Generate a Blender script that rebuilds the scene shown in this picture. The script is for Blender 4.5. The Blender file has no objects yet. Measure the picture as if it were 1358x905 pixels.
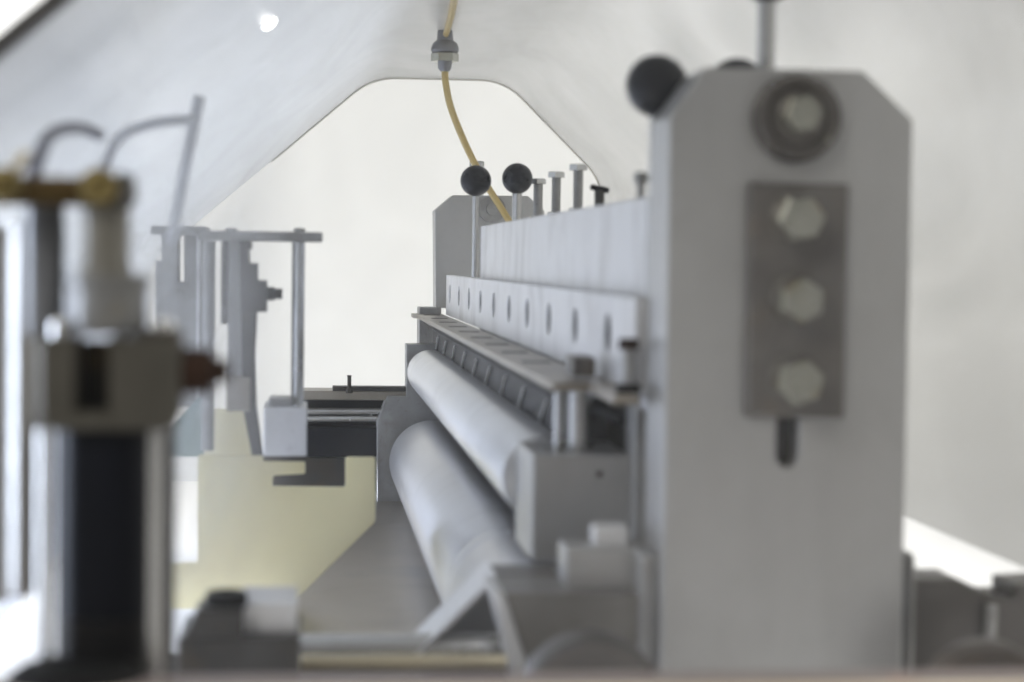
import bpy, bmesh, math, random
from mathutils import Vector, Matrix
random.seed(7)
S = bpy.context.scene
COL = S.collection

# ------------------------------------------------------------------ camera
F = 2670.0            # focal length in pixels of a 1358 px wide frame
K = 1.335             # depth unit used below -> metres
CH = 0.5              # camera height above the table
ROLL = 0.0136
vx, vy = -274.0, 110.5
xx, yy = vx - ROLL * vy, vy + ROLL * vx
th = math.atan(yy / F)
ps = math.atan(-xx / F * math.cos(th))
fw = Vector((math.sin(ps) * math.cos(th), math.cos(ps) * math.cos(th), -math.sin(th)))
r0 = Vector((math.cos(ps), -math.sin(ps), 0))
u0 = r0.cross(fw)
cr = r0 * math.cos(ROLL) + u0 * math.sin(ROLL)
cu = u0 * math.cos(ROLL) - r0 * math.sin(ROLL)
cd = bpy.data.cameras.new("camera")
cam = bpy.data.objects.new("camera", cd)
COL.objects.link(cam)
cam.matrix_world = Matrix(((cr.x, cu.x, -fw.x, 0), (cr.y, cu.y, -fw.y, 0), (cr.z, cu.z, -fw.z, CH), (0, 0, 0, 1)))
cd.sensor_width = 36.0
cd.lens = 36.0 * F / 1358.0
cd.clip_start = 0.02
cd.clip_end = 60
cd.dof.use_dof = True
cd.dof.focus_distance = 3.4
cd.dof.aperture_fstop = cd.lens / 1000 / 0.0118
S.camera = cam

# ------------------------------------------------------------------ world, lamps, exposure
W = bpy.data.worlds.new("World")
S.world = W
W.use_nodes = True
W.node_tree.nodes["Background"].inputs[0].default_value = (1.0, 0.98, 0.95, 1)
W.node_tree.nodes["Background"].inputs[1].default_value = 0.24

def area(name, loc, target, sx, sy, power, color, spread=180):
    l = bpy.data.lights.new(name, 'AREA')
    l.shape = 'RECTANGLE'; l.size = sx; l.size_y = sy
    l.energy = power; l.color = color; l.spread = math.radians(spread)
    o = bpy.data.objects.new(name, l); COL.objects.link(o)
    o.location = loc
    o.rotation_euler = (Vector(target) - Vector(loc)).to_track_quat('-Z', 'Y').to_euler()
    return o
area("window_lamp", (-1.9, 2.25, 0.42), (0.1, 2.3, 0.30), 2.4, .9, 48, (0.74, 0.83, 1.0), 60)
area("right_fill_lamp", (2.4, 2.2, 1.2), (0.3, 2.2, 0.6), 2.4, 1.6, 36, (1.0, 0.98, 0.92), 80)  # added fill outside the hood to lift the right wall
area("room_lamp", (-1.7, -1.5, 2.3), (0.2, 1.4, 0.5), 1.0, 1.0, 46, (1.0, 0.97, 0.92))
area("ceiling_lamp", (0.4, 2.2, 3.0), (0.25, 2.2, 0.5), 2.4, 2.4, 6, (1.0, 0.98, 0.94), 90)
area("rear_window_lamp", (0.2, 5.6, 1.1), (0.2, 3.6, 0.5), 3.4, 1.8, 25, (1.0, 0.99, 0.95), 90)
S.view_settings.view_transform = 'Standard'
S.view_settings.look = 'None'
S.view_settings.exposure = 0.0
S.view_settings.gamma = 1.0
S.view_settings.use_curve_mapping = False
S.render.engine = 'CYCLES'
cy = S.cycles
cy.max_bounces = 10; cy.diffuse_bounces = 5; cy.glossy_bounces = 4; cy.transmission_bounces = 8
cy.transparent_max_bounces = 8; cy.volume_bounces = 1
cy.caustics_reflective = False; cy.caustics_refractive = False
cy.use_denoising = True
cy.sample_clamp_indirect = 6.0

# ------------------------------------------------------------------ helpers
def px(u, v, Y):
    """point of the place seen at photo pixel (u, v) when it lies at depth Y (depth units)"""
    d = fw + cr * ((u - 679) / F) + cu * ((452.5 - v) / F)
    d = d * (Y * K / d.y)
    return d.x, d.z + CH

WL = {}
def mesh_of(bm, name, smooth=35):
    bmesh.ops.recalc_face_normals(bm, faces=bm.faces)
    me = bpy.data.meshes.new(name)
    bm.to_mesh(me); bm.free()
    me.shade_smooth()
    me.set_sharp_from_angle(angle=math.radians(smooth))
    return me

def tag(o, label=None, cat=None, group=None, kind=None):
    if label: o['label'] = label
    if cat: o['category'] = cat
    if group: o['group'] = group
    if kind: o['kind'] = kind
    return o

def thing(name, loc, label, cat, group=None):
    o = bpy.data.objects.new(name, None); COL.objects.link(o)
    o.empty_display_size = 0.02
    o.location = loc; WL[o.name] = Vector(loc)
    return tag(o, label, cat, group)

def obj(name, bm, mat, parent=None, label=None, cat=None, group=None, kind=None, smooth=35):
    """link a bmesh given in world coordinates as one object"""
    if parent is None:
        xs = [v.co for v in bm.verts]
        c = Vector((sum(v.x for v in xs) / len(xs), sum(v.y for v in xs) / len(xs), min(v.z for v in xs)))
    else:
        c = WL[parent.name].copy()
    for v in bm.verts: v.co -= c
    o = bpy.data.objects.new(name, mesh_of(bm, name, smooth))
    COL.objects.link(o)
    o.data.materials.append(mat)
    WL[o.name] = c
    if parent is None: o.location = c
    else: o.parent = parent
    return tag(o, label, cat, group, kind)

def dup(root, loc, label=None, group=None):
    r = root.copy(); COL.objects.link(r); r.location = loc
    if label: r['label'] = label
    if group: r['group'] = group
    for ch in root.children:
        c = ch.copy(); COL.objects.link(c); c.parent = r
        for g in ch.children:
            d = g.copy(); COL.objects.link(d); d.parent = c
    return r

def new(): return bmesh.new()
def merge(*bms):
    a = bms[0]
    for b in bms[1:]:
        me = bpy.data.meshes.new("t"); b.to_mesh(me); b.free(); a.from_mesh(me); bpy.data.meshes.remove(me)
    return a

def box(x0, x1, y0, y1, z0, z1, bev=0.0012, seg=1):
    bm = new()
    bmesh.ops.create_cube(bm, size=1)
    for v in bm.verts:
        v.co = Vector(((x0 + x1) / 2 + v.co.x * (x1 - x0), (y0 + y1) / 2 + v.co.y * (y1 - y0), (z0 + z1) / 2 + v.co.z * (z1 - z0)))
    if bev > 0:
        bmesh.ops.bevel(bm, geom=bm.edges[:], offset=bev, segments=seg, profile=0.5, affect='EDGES')
    return bm

def pbox(u0, v0, u1, v1, Ya, Yb, bev=0.0012):
    """box whose front face covers pixels u0..u1, v0..v1 at depth Ya"""
    vm, um = (v0 + v1) / 2, (u0 + u1) / 2
    return box(px(u0, vm, Ya)[0], px(u1, vm, Ya)[0], Ya * K, Yb * K, px(um, v1, Ya)[1], px(um, v0, Ya)[1], bev)

def lathe(prof, origin, axis=(0, 0, 1), seg=32):
    """prof: list of (radius, height along axis)"""
    bm = new()
    q = Vector((0, 0, 1)).rotation_difference(Vector(axis).normalized())
    o = Vector(origin)
    rings = []
    for r, h in prof:
        if r < 1e-6:
            rings.append([bm.verts.new(o + q @ Vector((0, 0, h)))])
        else:
            rings.append([bm.verts.new(o + q @ Vector((r * math.cos(2 * math.pi * i / seg), r * math.sin(2 * math.pi * i / seg), h))) for i in range(seg)])
    for a, b in zip(rings, rings[1:]):
        if len(a) == 1 and len(b) == 1: continue
        if len(a) == 1:
            for i in range(seg): bm.faces.new((a[0], b[i], b[(i + 1) % seg]))
        elif len(b) == 1:
            for i in range(seg): bm.faces.new((a[i], a[(i + 1) % seg], b[0]))
        else:
            for i in range(seg): bm.faces.new((a[i], a[(i + 1) % seg], b[(i + 1) % seg], b[i]))
    if len(rings[0]) > 1: bm.faces.new(list(reversed(rings[0])))
    if len(rings[-1]) > 1: bm.faces.new(rings[-1])
    return bm

def cyl(p0, p1, r, seg=24, ch=0.0008):
    p0, p1 = Vector(p0), Vector(p1)
    L = (p1 - p0).length
    return lathe([(r - ch, 0), (r, ch), (r, L - ch), (r - ch, L)], p0, p1 - p0, seg)

def hexa(c, axis, af, h, ch=0.0015, turn=0.0):
    """hexagon head: af = width across flats"""
    bm = new()
    q = Vector((0, 0, 1)).rotation_difference(Vector(axis).normalized())
    R = af / math.sqrt(3)
    rings = []
    for s, hh in ((1, 0), (1, h - ch), (0.84, h)):
        rings.append([bm.verts.new(Vector(c) + q @ Vector((R * s * math.cos(turn + i * math.pi / 3), R * s * math.sin(turn + i * math.pi / 3), hh))) for i in range(6)])
    for a, b in zip(rings, rings[1:]):
        for i in range(6): bm.faces.new((a[i], a[(i + 1) % 6], b[(i + 1) % 6], b[i]))
    bm.faces.new(list(reversed(rings[0]))); bm.faces.new(rings[-1])
    return bm

def smooth_pts(pts, n=8):
    pts = [Vector(p) for p in pts]
    P = [pts[0]] + pts + [pts[-1]]
    out = []
    for i in range(1, len(P) - 2):
        a, b, c, d = P[i - 1:i + 3]
        for k in range(n):
            t = k / n
            out.append(0.5 * ((2 * b) + (c - a) * t + (2 * a - 5 * b + 4 * c - d) * t * t + (3 * b - a - 3 * c + d) * t ** 3))
    out.append(pts[-1])
    return out

def tube(pts, r, seg=12, smooth=True):
    pts = smooth_pts(pts) if smooth else [Vector(p) for p in pts]
    bm = new()
    rings = []
    up = Vector((0.13, 0.2, 1)).normalized()
    for i, p in enumerate(pts):
        t = (pts[min(i + 1, len(pts) - 1)] - pts[max(i - 1, 0)]).normalized()
        a = up - t * up.dot(t)
        if a.length < 1e-4: a = t.orthogonal()
        a.normalize(); up = a
        b = t.cross(a)
        rings.append([bm.verts.new(p + a * r * math.cos(2 * math.pi * k / seg) + b * r * math.sin(2 * math.pi * k / seg)) for k in range(seg)])
    for A, B in zip(rings, rings[1:]):
        for k in range(seg): bm.faces.new((A[k], A[(k + 1) % seg], B[(k + 1) % seg], B[k]))
    bm.faces.new(list(reversed(rings[0]))); bm.faces.new(rings[-1])
    return bm

def plate(outline, holes, t, plane, at, bev=0.0008):
    """flat plate of thickness t with holes. plane 'XZ': outline in (x, z), front face at y = at, going back;
    'YZ': outline in (y, z), left face at x = at, going right; 'XY': outline in (x, y), top face at z = at, going down"""
    cu_ = bpy.data.curves.new("t", 'CURVE'); cu_.dimensions = '2D'; cu_.fill_mode = 'BOTH'
    for loop in [outline] + holes:
        sp = cu_.splines.new('POLY'); sp.points.add(len(loop) - 1); sp.use_cyclic_u = True
        for p, q in zip(sp.points, loop): p.co = (q[0], q[1], 0, 1)
    cu_.extrude = t / 2 - bev; cu_.bevel_depth = bev; cu_.bevel_resolution = 0; cu_.offset = -bev
    o = bpy.data.objects.new("t", cu_); COL.objects.link(o)
    dg = bpy.context.evaluated_depsgraph_get()
    me = bpy.data.meshes.new_from_object(o.evaluated_get(dg))
    bpy.data.objects.remove(o); bpy.data.curves.remove(cu_)
    bm = new(); bm.from_mesh(me); bpy.data.meshes.remove(me)
    bmesh.ops.remove_doubles(bm, verts=bm.verts, dist=1e-6)
    for v in bm.verts:
        x, y, z = v.co
        if plane == 'XZ': v.co = (x, at + t / 2 - z, y)
        elif plane == 'YZ': v.co = (at + t / 2 + z, x, y)
        else: v.co = (x, y, at - t / 2 + z)
    return bm

def ppoly(pts, Y): return [px(u, v, Y) for u, v in pts]
def ring(cx, cz, rx, rz, n=24): return [(cx + rx * math.cos(2 * math.pi * i / n), cz + rz * math.sin(2 * math.pi * i / n)) for i in range(n)]
def stadium(cx, z0, z1, r, n=10):
    return [(cx + r * math.cos(a), z1 - r + r * math.sin(a)) for a in [math.pi * i / n for i in range(n + 1)]] + \
           [(cx + r * math.cos(a), z0 + r + r * math.sin(a)) for a in [math.pi + math.pi * i / n for i in range(n + 1)]]
def fillet(pts, r, n=6):
    out = []
    N = len(pts)
    for i in range(N):
        p = Vector(pts[i]); a = Vector(pts[i - 1]); b = Vector(pts[(i + 1) % N])
        da, db = (a - p), (b - p)
        k = min(r, da.length * .45, db.length * .45)
        A, B = p + da.normalized() * k, p + db.normalized() * k
        for j in range(n + 1):
            t = j / n
            q = A * (1 - t) ** 2 + p * 2 * t * (1 - t) + B * t * t
            out.append((q.x, q.y))
    return out

# ------------------------------------------------------------------ materials
def mat(name, base, rough=0.5, metal=0.0, var=0.12, scale=18, bump=0.0, spots=None, stretch=(1, 1, 1), emis=None, spec=0.5, coat=0.0, trans=0.0, rvar=0.1, grime=0.0, gcol=(.10, .075, .05)):
    m = bpy.data.materials.new(name); m.use_nodes = True
    nt = m.node_tree; N = nt.nodes; L = nt.links
    b = N["Principled BSDF"]
    b.inputs["Roughness"].default_value = rough
    b.inputs["Metallic"].default_value = metal
    b.inputs["Specular IOR Level"].default_value = spec
    b.inputs["Coat Weight"].default_value = coat
    tc = N.new("ShaderNodeTexCoord"); mp = N.new("ShaderNodeMapping"); mp.inputs["Scale"].default_value = stretch
    L.new(tc.outputs["Object"], mp.inputs["Vector"])
    n1 = N.new("ShaderNodeTexNoise"); n1.inputs["Scale"].default_value = scale; n1.inputs["Detail"].default_value = 8; n1.inputs["Roughness"].default_value = .65
    L.new(mp.outputs[0], n1.inputs["Vector"])
    cr_ = N.new("ShaderNodeValToRGB")
    cr_.color_ramp.elements[0].position = .3; cr_.color_ramp.elements[1].position = .7
    cr_.color_ramp.elements[0].color = tuple(max(0, c * (1 - var)) for c in base) + (1,)
    cr_.color_ramp.elements[1].color = tuple(min(1, c * (1 + var)) for c in base) + (1,)
    L.new(n1.outputs["Fac"], cr_.inputs["Fac"])
    out = cr_.outputs["Color"]
    if spots:
        scol, ssc, thr = spots
        n2 = N.new("ShaderNodeTexNoise"); n2.inputs["Scale"].default_value = ssc; n2.inputs["Detail"].default_value = 5
        L.new(tc.outputs["Object"], n2.inputs["Vector"])
        r2 = N.new("ShaderNodeValToRGB"); r2.color_ramp.elements[0].position = thr; r2.color_ramp.elements[1].position = min(1, thr + .16)
        L.new(n2.outputs["Fac"], r2.inputs["Fac"])
        mx = N.new("ShaderNodeMix"); mx.data_type = 'RGBA'
        L.new(r2.outputs["Color"], mx.inputs["Factor"]); L.new(out, mx.inputs["A"]); mx.inputs["B"].default_value = tuple(scol) + (1,)
        out = mx.outputs["Result"]
    if grime:
        for (sx, sz, lo, hi, k) in ((34, 3.0, .50, .80, .55), (13, 9.0, .52, .74, .8), (230, 200, .60, .72, .7)):
            mg = N.new("ShaderNodeMapping"); mg.inputs["Scale"].default_value = (sx, sx, sz); mg.inputs["Location"].default_value = (sx * .37, .7, sz)
            L.new(tc.outputs["Object"], mg.inputs["Vector"])
            ng = N.new("ShaderNodeTexNoise"); ng.inputs["Scale"].default_value = 1.0; ng.inputs["Detail"].default_value = 6; ng.inputs["Distortion"].default_value = .4
            L.new(mg.outputs[0], ng.inputs["Vector"])
            rg = N.new("ShaderNodeMapRange"); rg.inputs["From Min"].default_value = lo; rg.inputs["From Max"].default_value = hi
            rg.inputs["To Max"].default_value = grime * k
            L.new(ng.outputs["Fac"], rg.inputs["Value"])
            mx = N.new("ShaderNodeMix"); mx.data_type = 'RGBA'
            L.new(rg.outputs[0], mx.inputs["Factor"]); L.new(out, mx.inputs["A"]); mx.inputs["B"].default_value = tuple(gcol) + (1,)
            out = mx.outputs["Result"]
    L.new(out, b.inputs["Base Color"])
    mr = N.new("ShaderNodeMapRange"); mr.inputs["To Min"].default_value = max(0.02, rough - rvar); mr.inputs["To Max"].default_value = min(1, rough + rvar)
    L.new(n1.outputs["Fac"], mr.inputs["Value"]); L.new(mr.outputs[0], b.inputs["Roughness"])
    if bump > 0:
        n3 = N.new("ShaderNodeTexNoise"); n3.inputs["Scale"].default_value = scale * 12; n3.inputs["Detail"].default_value = 4
        L.new(mp.outputs[0], n3.inputs["Vector"])
        bp = N.new("ShaderNodeBump"); bp.inputs["Strength"].default_value = bump; bp.inputs["Distance"].default_value = .002
        L.new(n3.outputs["Fac"], bp.inputs["Height"]); L.new(bp.outputs[0], b.inputs["Normal"])
    if emis:
        b.inputs["Emission Color"].default_value = tuple(emis[0]) + (1,); b.inputs["Emission Strength"].default_value = emis[1]
    if trans:
        tr = N.new("ShaderNodeBsdfTranslucent"); L.new(out, tr.inputs["Color"])
        ms = N.new("ShaderNodeMixShader"); ms.inputs[0].default_value = trans
        L.new(b.outputs[0], ms.inputs[1]); L.new(tr.outputs[0], ms.inputs[2])
        L.new(ms.outputs[0], N["Material Output"].inputs["Surface"])
    return m

M = {}
M['steel'] = mat('machined_steel', (.48, .478, .47), .36, .6, .05, 7, .04, spots=((.42, .41, .40), 5, .60), grime=.16, rvar=.05)
M['steel_light'] = mat('light_painted_steel', (.75, .752, .76), .38, .35, .07, 14, .05, spots=((.5, .5, .5), 9, .64), grime=.38)
M['steel_mid'] = mat('mid_grey_steel', (.36, .358, .35), .40, .55, .14, 20, .08, spots=((.22, .19, .16), 14, .58), grime=.6)
M['steel_dark'] = mat('dark_oily_steel', (.055, .052, .048), .42, .4, .25, 22, .06, spots=((.10, .075, .045), 16, .54), spec=.35, grime=.5, gcol=(.11, .08, .045))
M['chrome'] = mat('polished_roller_steel', (.64, .64, .65), .34, .7, .05, 7, 0, stretch=(.4, 22, .4), rvar=.03, grime=.08)
M['roller'] = mat('satin_roller_coating', (.76, .765, .775), .30, .5, .04, 6, 0, spots=((.62, .62, .64), 9, .62), stretch=(.5, 14, .5), rvar=.03, grime=.14)
M['rod'] = mat('bright_rod_steel', (.58, .58, .57), .25, .8, .08, 30)
M['zinc'] = mat('yellowish_zinc', (.50, .50, .43), .13, .9, .15, 40, .05, spots=((.40, .31, .13), 60, .56))
M['brown'] = mat('brown_oxide_steel', (.15, .138, .125), .40, .55, .2, 24, .08, spots=((.20, .16, .12), 18, .58))
M['black'] = mat('black_plastic', (.003, .004, .008), .45, 0, .2, 30, spec=.1)
M['blackmat'] = mat('black_matt', (.008, .008, .008), .6, 0, .2, 30, spec=.15)
M['cream'] = mat('cream_plastic', (.98, .92, .71), .32, 0, .05, 8, spots=((.93, .88, .70), 9, .56), trans=.6)
M['teal'] = mat('pale_teal_plastic', (.36, .46, .46), .45, 0, .06, 12, trans=.3)
M['bright'] = mat('ground_blade_edge', (.9, .9, .88), .3, .3, .05, 30)
M['holder'] = mat('blackened_steel', (.022, .022, .024), .55, .1, .2, 30, .05, spec=.3)
M['disc'] = mat('oxidised_disc', (.17, .155, .14), .25, .85, .2, 24, .06)
M['boxgrey'] = mat('oily_grey_cast', (.20, .19, .175), .4, .4, .15, 16, .06, spots=((.12, .10, .075), 12, .56), grime=.4)
M['hose'] = mat('yellow_hose', (.74, .60, .28), .4, 0, .08, 40, trans=.3)
M['reflection_tube'] = mat('pale_grey_reflection', (.78, .79, .81), .45, 0, .05, 30, trans=.55)  # colour of the tubes that imitate reflections on the hood slope
M['greyhose'] = mat('grey_blue_hose', (.16, .17, .22), .45, 0, .08, 30)
M['brass'] = mat('aged_brass', (.10, .062, .014), .34, .7, .5, 30, .05, spots=((.008, .006, .003), 24, .44))
M['devbody'] = mat('grey_brown_cast_metal', (.078, .072, .058), .5, .3, .15, 30, .06, spec=.3)
M['tray'] = mat('worn_tray_metal', (.33, .295, .245), .34, .5, .08, 5, .03, spots=((.25, .235, .215), 5, .54), grime=.25)
M['rust'] = mat('rusty_knob', (.028, .011, .004), .55, .2, .4, 40, spec=.2)
M['knob'] = mat('black_ball_plastic', (.014, .015, .019), .28, 0, .2, 30, spec=.35)
M['fitting'] = mat('dull_brass_fitting', (.26, .20, .075), .3, .8, .3, 60)
M['neck'] = mat('smoky_neck_plastic', (.30, .285, .245), .35, 0, .3, 30, trans=.45, spots=((.32, .24, .09), 22, .58))
M['gold'] = mat('bright_brass', (.66, .58, .40), .3, .7, .15, 14)
M['bowl'] = mat('smoky_bowl', (.17, .175, .185), .3, .1, .25, 26, trans=.2)
M['ledge'] = mat('mauve_painted_ledge', (.30, .25, .24), .45, 0, .15, 12, spots=((.5, .2, .15), 22, .66))
M['paper'] = mat('pale_edge_strip', (.75, .66, .50), .5, 0, .1, 10)
M['white'] = mat('white_table', (.86, .86, .86), .5, 0, .03, 3)
M['cup'] = mat('cloudy_cup_plastic', (.24, .24, .235), .35, 0, .25, 30, trans=.3, spots=((.34, .25, .07), 24, .52))
M['rubber'] = mat('dark_rubber', (.05, .045, .038), .6, 0, .2, 30)
M['seam'] = mat('seam_sealant', (.70, .68, .62), .5, 0, .1, 40)
M['gland'] = mat('grey_gland_metal', (.26, .26, .27), .3, .5, .1, 40)

def hood_mat(name, base, transl, smudge):
    m = bpy.data.materials.new(name); m.use_nodes = True
    nt = m.node_tree; N = nt.nodes; L = nt.links
    b = N["Principled BSDF"]; b.inputs["Specular IOR Level"].default_value = .5
    tc = N.new("ShaderNodeTexCoord"); mp = N.new("ShaderNodeMapping"); mp.inputs["Scale"].default_value = (1.4, .45, 1.4)
    L.new(tc.outputs["Object"], mp.inputs[0])
    n = N.new("ShaderNodeTexNoise"); n.inputs["Scale"].default_value = 3.2; n.inputs["Detail"].default_value = 6; n.inputs["Distortion"].default_value = 1.2
    L.new(mp.outputs[0], n.inputs["Vector"])
    r = N.new("ShaderNodeValToRGB"); r.color_ramp.elements[0].position = .3; r.color_ramp.elements[1].position = .72
    r.color_ramp.elements[0].color = tuple(c * (1 - smudge) for c in base) + (1,); r.color_ramp.elements[1].color = tuple(base) + (1,)
    L.new(n.outputs["Fac"], r.inputs[0]); L.new(r.outputs[0], b.inputs["Base Color"])
    mr = N.new("ShaderNodeMapRange"); mr.inputs["To Min"].default_value = .12; mr.inputs["To Max"].default_value = .34
    L.new(n.outputs["Fac"], mr.inputs[0]); L.new(mr.outputs[0], b.inputs["Roughness"])
    n3 = N.new("ShaderNodeTexNoise"); n3.inputs["Scale"].default_value = 5; n3.inputs["Detail"].default_value = 2
    L.new(tc.outputs["Object"], n3.inputs["Vector"])
    bp = N.new("ShaderNodeBump"); bp.inputs["Strength"].default_value = .25; bp.inputs["Distance"].default_value = .02
    L.new(n3.outputs["Fac"], bp.inputs["Height"]); L.new(bp.outputs[0], b.inputs["Normal"])
    tr = N.new("ShaderNodeBsdfTranslucent"); L.new(r.outputs[0], tr.inputs["Color"])
    ms = N.new("ShaderNodeMixShader"); ms.inputs[0].default_value = transl
    L.new(b.outputs[0], ms.inputs[1]); L.new(tr.outputs[0], ms.inputs[2])
    L.new(ms.outputs[0], N["Material Output"].inputs["Surface"])
    return m
M['hood'] = hood_mat('milky_acrylic', (.66, .66, .65), .28, .26)
M['hood_side'] = hood_mat('brightened_side_acrylic', (.80, .81, .85), .24, .10)  # paler copy of the one-piece hood acrylic, brightened for light from the left
M['hood_end'] = hood_mat('milky_acrylic_end', (.84, .84, .825), .62, .07)

# ------------------------------------------------------------------ setting: table and room
bm = box(-6, 6, -2, 8, -.02, 0, 0); obj('table', bm, M['white'], kind='structure')

M['glow'] = mat('bright_window_glass', (.9, .9, .9), .2, 0, 0, 5, emis=((1, 1, .98), 1.3))
wn = thing('room_window', (-1.15, 6.6, .8), 'overexposed bright window seen past the hood edge in the top left corner', 'window')
obj('pane', box(-1.9, -.4, 6.6, 6.61, .85, 2.4, 0), M['glow'], wn)
obj('frame', merge(box(-1.98, -1.9, 6.57, 6.63, .77, 2.48, .004), box(-.4, -.32, 6.57, 6.63, .77, 2.48, .004), box(-1.9, -.4, 6.57, 6.63, .77, .85, .004), box(-1.9, -.4, 6.57, 6.63, 2.4, 2.48, .004)), M['white'], wn)

# ------------------------------------------------------------------ hood
YN, YE = .74, 2.7
def zr(z): return z + CH
prof = [(-.277, -.34), (-.277, -.015), (.115, .323), (.352, .323), (.533, .145), (.533, -.223)]
def open_fillet(pts, r, n=7):
    out = [pts[0]]
    for i in range(1, len(pts) - 1):
        p = Vector(pts[i]); a = Vector(pts[i - 1]); b = Vector(pts[i + 1])
        k = min(r, (a - p).length * .45, (b - p).length * .45)
        A, B = p + (a - p).normalized() * k, p + (b - p).normalized() * k
        for j in range(n + 1):
            t = j / n
            q = A * (1 - t) ** 2 + p * 2 * t * (1 - t) + B * t * t
            out.append((q.x, q.y))
    return out + [pts[-1]]
PF = open_fillet(prof, .045)
hood = thing('machine_hood', (.13, YE * K * .6, zr(-.34)), 'milky white acrylic hood with slanted sides arching over the rollers', 'hood')
def shell(pf, y0, y1, t):
    bm = new()
    n = len(pf)
    def nrm(i):
        a = Vector(pf[max(i - 1, 0)]); b = Vector(pf[min(i + 1, n - 1)])
        d = (b - a).normalized(); return Vector((-d.y, d.x))
    rows = []
    for y in (y0, y1):
        rows.append([bm.verts.new((p[0], y, zr(p[1]))) for p in pf])
        rows.append([bm.verts.new((p[0] + nrm(i).x * t, y, zr(p[1]) + nrm(i).y * t)) for i, p in enumerate(pf)])
    a, b, c, d = rows
    for i in range(n - 1):
        for P, Q in ((a, c), (c, d), (d, b), (b, a)):
            bm.faces.new((P[i], P[i + 1], Q[i + 1], Q[i]))
    bm.faces.new((a[0], c[0], d[0], b[0])); bm.faces.new((a[-1], b[-1], d[-1], c[-1]))
    return bm
# single sheet shell: a translucent sheet is modelled as one surface
def sheet(pf, y0, y1, ny=6):
    bm = new()
    rows = [[bm.verts.new((p[0], y0 + (y1 - y0) * k / ny, zr(p[1]))) for p in pf] for k in range(ny + 1)]
    for A, B in zip(rows, rows[1:]):
        for i in range(len(pf) - 1): bm.faces.new((A[i], A[i + 1], B[i + 1], B[i]))
    return bm
i_b = min(range(len(PF)), key=lambda i: (Vector(PF[i]) - Vector((-.277, -.05))).length) 
obj('hood_shell', sheet(PF[i_b:], YN * K, YE * K), M['hood'], hood, smooth=60)
obj('side_panel', sheet(PF[:i_b + 1], YN * K, YE * K), M['hood_side'], hood, smooth=60)
endpf = PF + [(.533, -.40), (-.277, -.40)]
bm = new(); bm.faces.new([bm.verts.new((p[0], YE * K, zr(p[1]))) for p in endpf])
obj('end_panel', bm, M['hood_end'], hood)
obj('seam_strip', tube([(p[0] * .999, YE * K - .003, zr(p[1]) - .002) for p in [(-.061, .171)] + [p for p in PF if p[1] > (.175 if p[0] < .1 else .02)]], .0017, 8, False), M['seam'], hood)
obj('edge_seal', shell([(p[0] * 1.0, p[1]) for p in PF], YN * K - .008, YN * K + .002, .0045), M['rubber'], hood)
obj('edge_trim', shell([(p[0], p[1] - .0005) for p in PF], YN * K + .003, YN * K + .022, .0025), M['devbody'], hood)

# clear front cover of the hood, dusty and wiped
m = bpy.data.materials.new('dusty_clear_cover'); m.use_nodes = True
nt = m.node_tree; N = nt.nodes; L = nt.links
N.remove(N["Principled BSDF"])
df = N.new("ShaderNodeBsdfDiffuse"); df.inputs["Color"].default_value = (.85, .86, .86, 1)
tl_ = N.new("ShaderNodeBsdfTranslucent"); tl_.inputs["Color"].default_value = (.88, .88, .87, 1)
m1 = N.new("ShaderNodeMixShader"); m1.inputs[0].default_value = .7; L.new(df.outputs[0], m1.inputs[1]); L.new(tl_.outputs[0], m1.inputs[2])
tc = N.new("ShaderNodeTexCoord"); mp = N.new("ShaderNodeMapping"); mp.vector_type = "TEXTURE"; mp.inputs["Rotation"].default_value = (0, .7, 0); mp.inputs["Scale"].default_value = (.07, 1, .28)
L.new(tc.outputs["Object"], mp.inputs[0])
n = N.new("ShaderNodeTexNoise"); n.inputs["Scale"].default_value = 1.0; n.inputs["Detail"].default_value = 6; n.inputs["Distortion"].default_value = .8
L.new(mp.outputs[0], n.inputs["Vector"])
mr = N.new("ShaderNodeMapRange"); mr.inputs["From Min"].default_value = .4; mr.inputs["From Max"].default_value = .72; mr.inputs["To Min"].default_value = .026; mr.inputs["To Max"].default_value = .085
L.new(n.outputs["Fac"], mr.inputs[0])
tp = N.new("ShaderNodeBsdfTransparent"); m2 = N.new("ShaderNodeMixShader")
L.new(mr.outputs[0], m2.inputs[0]); L.new(tp.outputs[0], m2.inputs[1]); L.new(m1.outputs[0], m2.inputs[2])
L.new(m2.outputs[0], N["Material Output"].inputs["Surface"])
bm = new(); bm.faces.new([bm.verts.new((p[0], YN * K + .012, zr(p[1]) - .001)) for p in PF + [(.533, -.30), (-.277, -.30)]])
obj('front_cover', bm, m, hood)

# lamp added for a reflection on the hood, cable gland and hose
# left slanted panel: line (-.277,-.015)-(.115,.323)
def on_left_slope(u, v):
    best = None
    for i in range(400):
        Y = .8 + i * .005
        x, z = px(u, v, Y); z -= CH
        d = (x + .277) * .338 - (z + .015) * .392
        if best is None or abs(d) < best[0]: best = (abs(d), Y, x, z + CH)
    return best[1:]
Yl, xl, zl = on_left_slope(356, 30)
M['spotglow'] = mat('glowing_spot', (1, 1, 1), .3, 0, 0, 5, emis=((1, .99, .95), 6))  # glow that imitates a bright reflection on the hood
spot = thing('bright_spot', (xl, Yl * K, zl), 'small round lit lamp standing in for a reflection on the left slope of the hood', 'spot')
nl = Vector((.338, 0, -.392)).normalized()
obj('lens', lathe([(.0066, .0005), (.0064, .002), (.004, .0038), (0, .0044)], (xl, Yl * K, zl), nl, 20), M['spotglow'], spot)  # glowing dome that makes the bright spot
obj('spot_rim', lathe([(.0072, 0), (.0072, .0006), (.0067, .0008)], (xl, Yl * K, zl), nl, 20), M['white'], spot)

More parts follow.
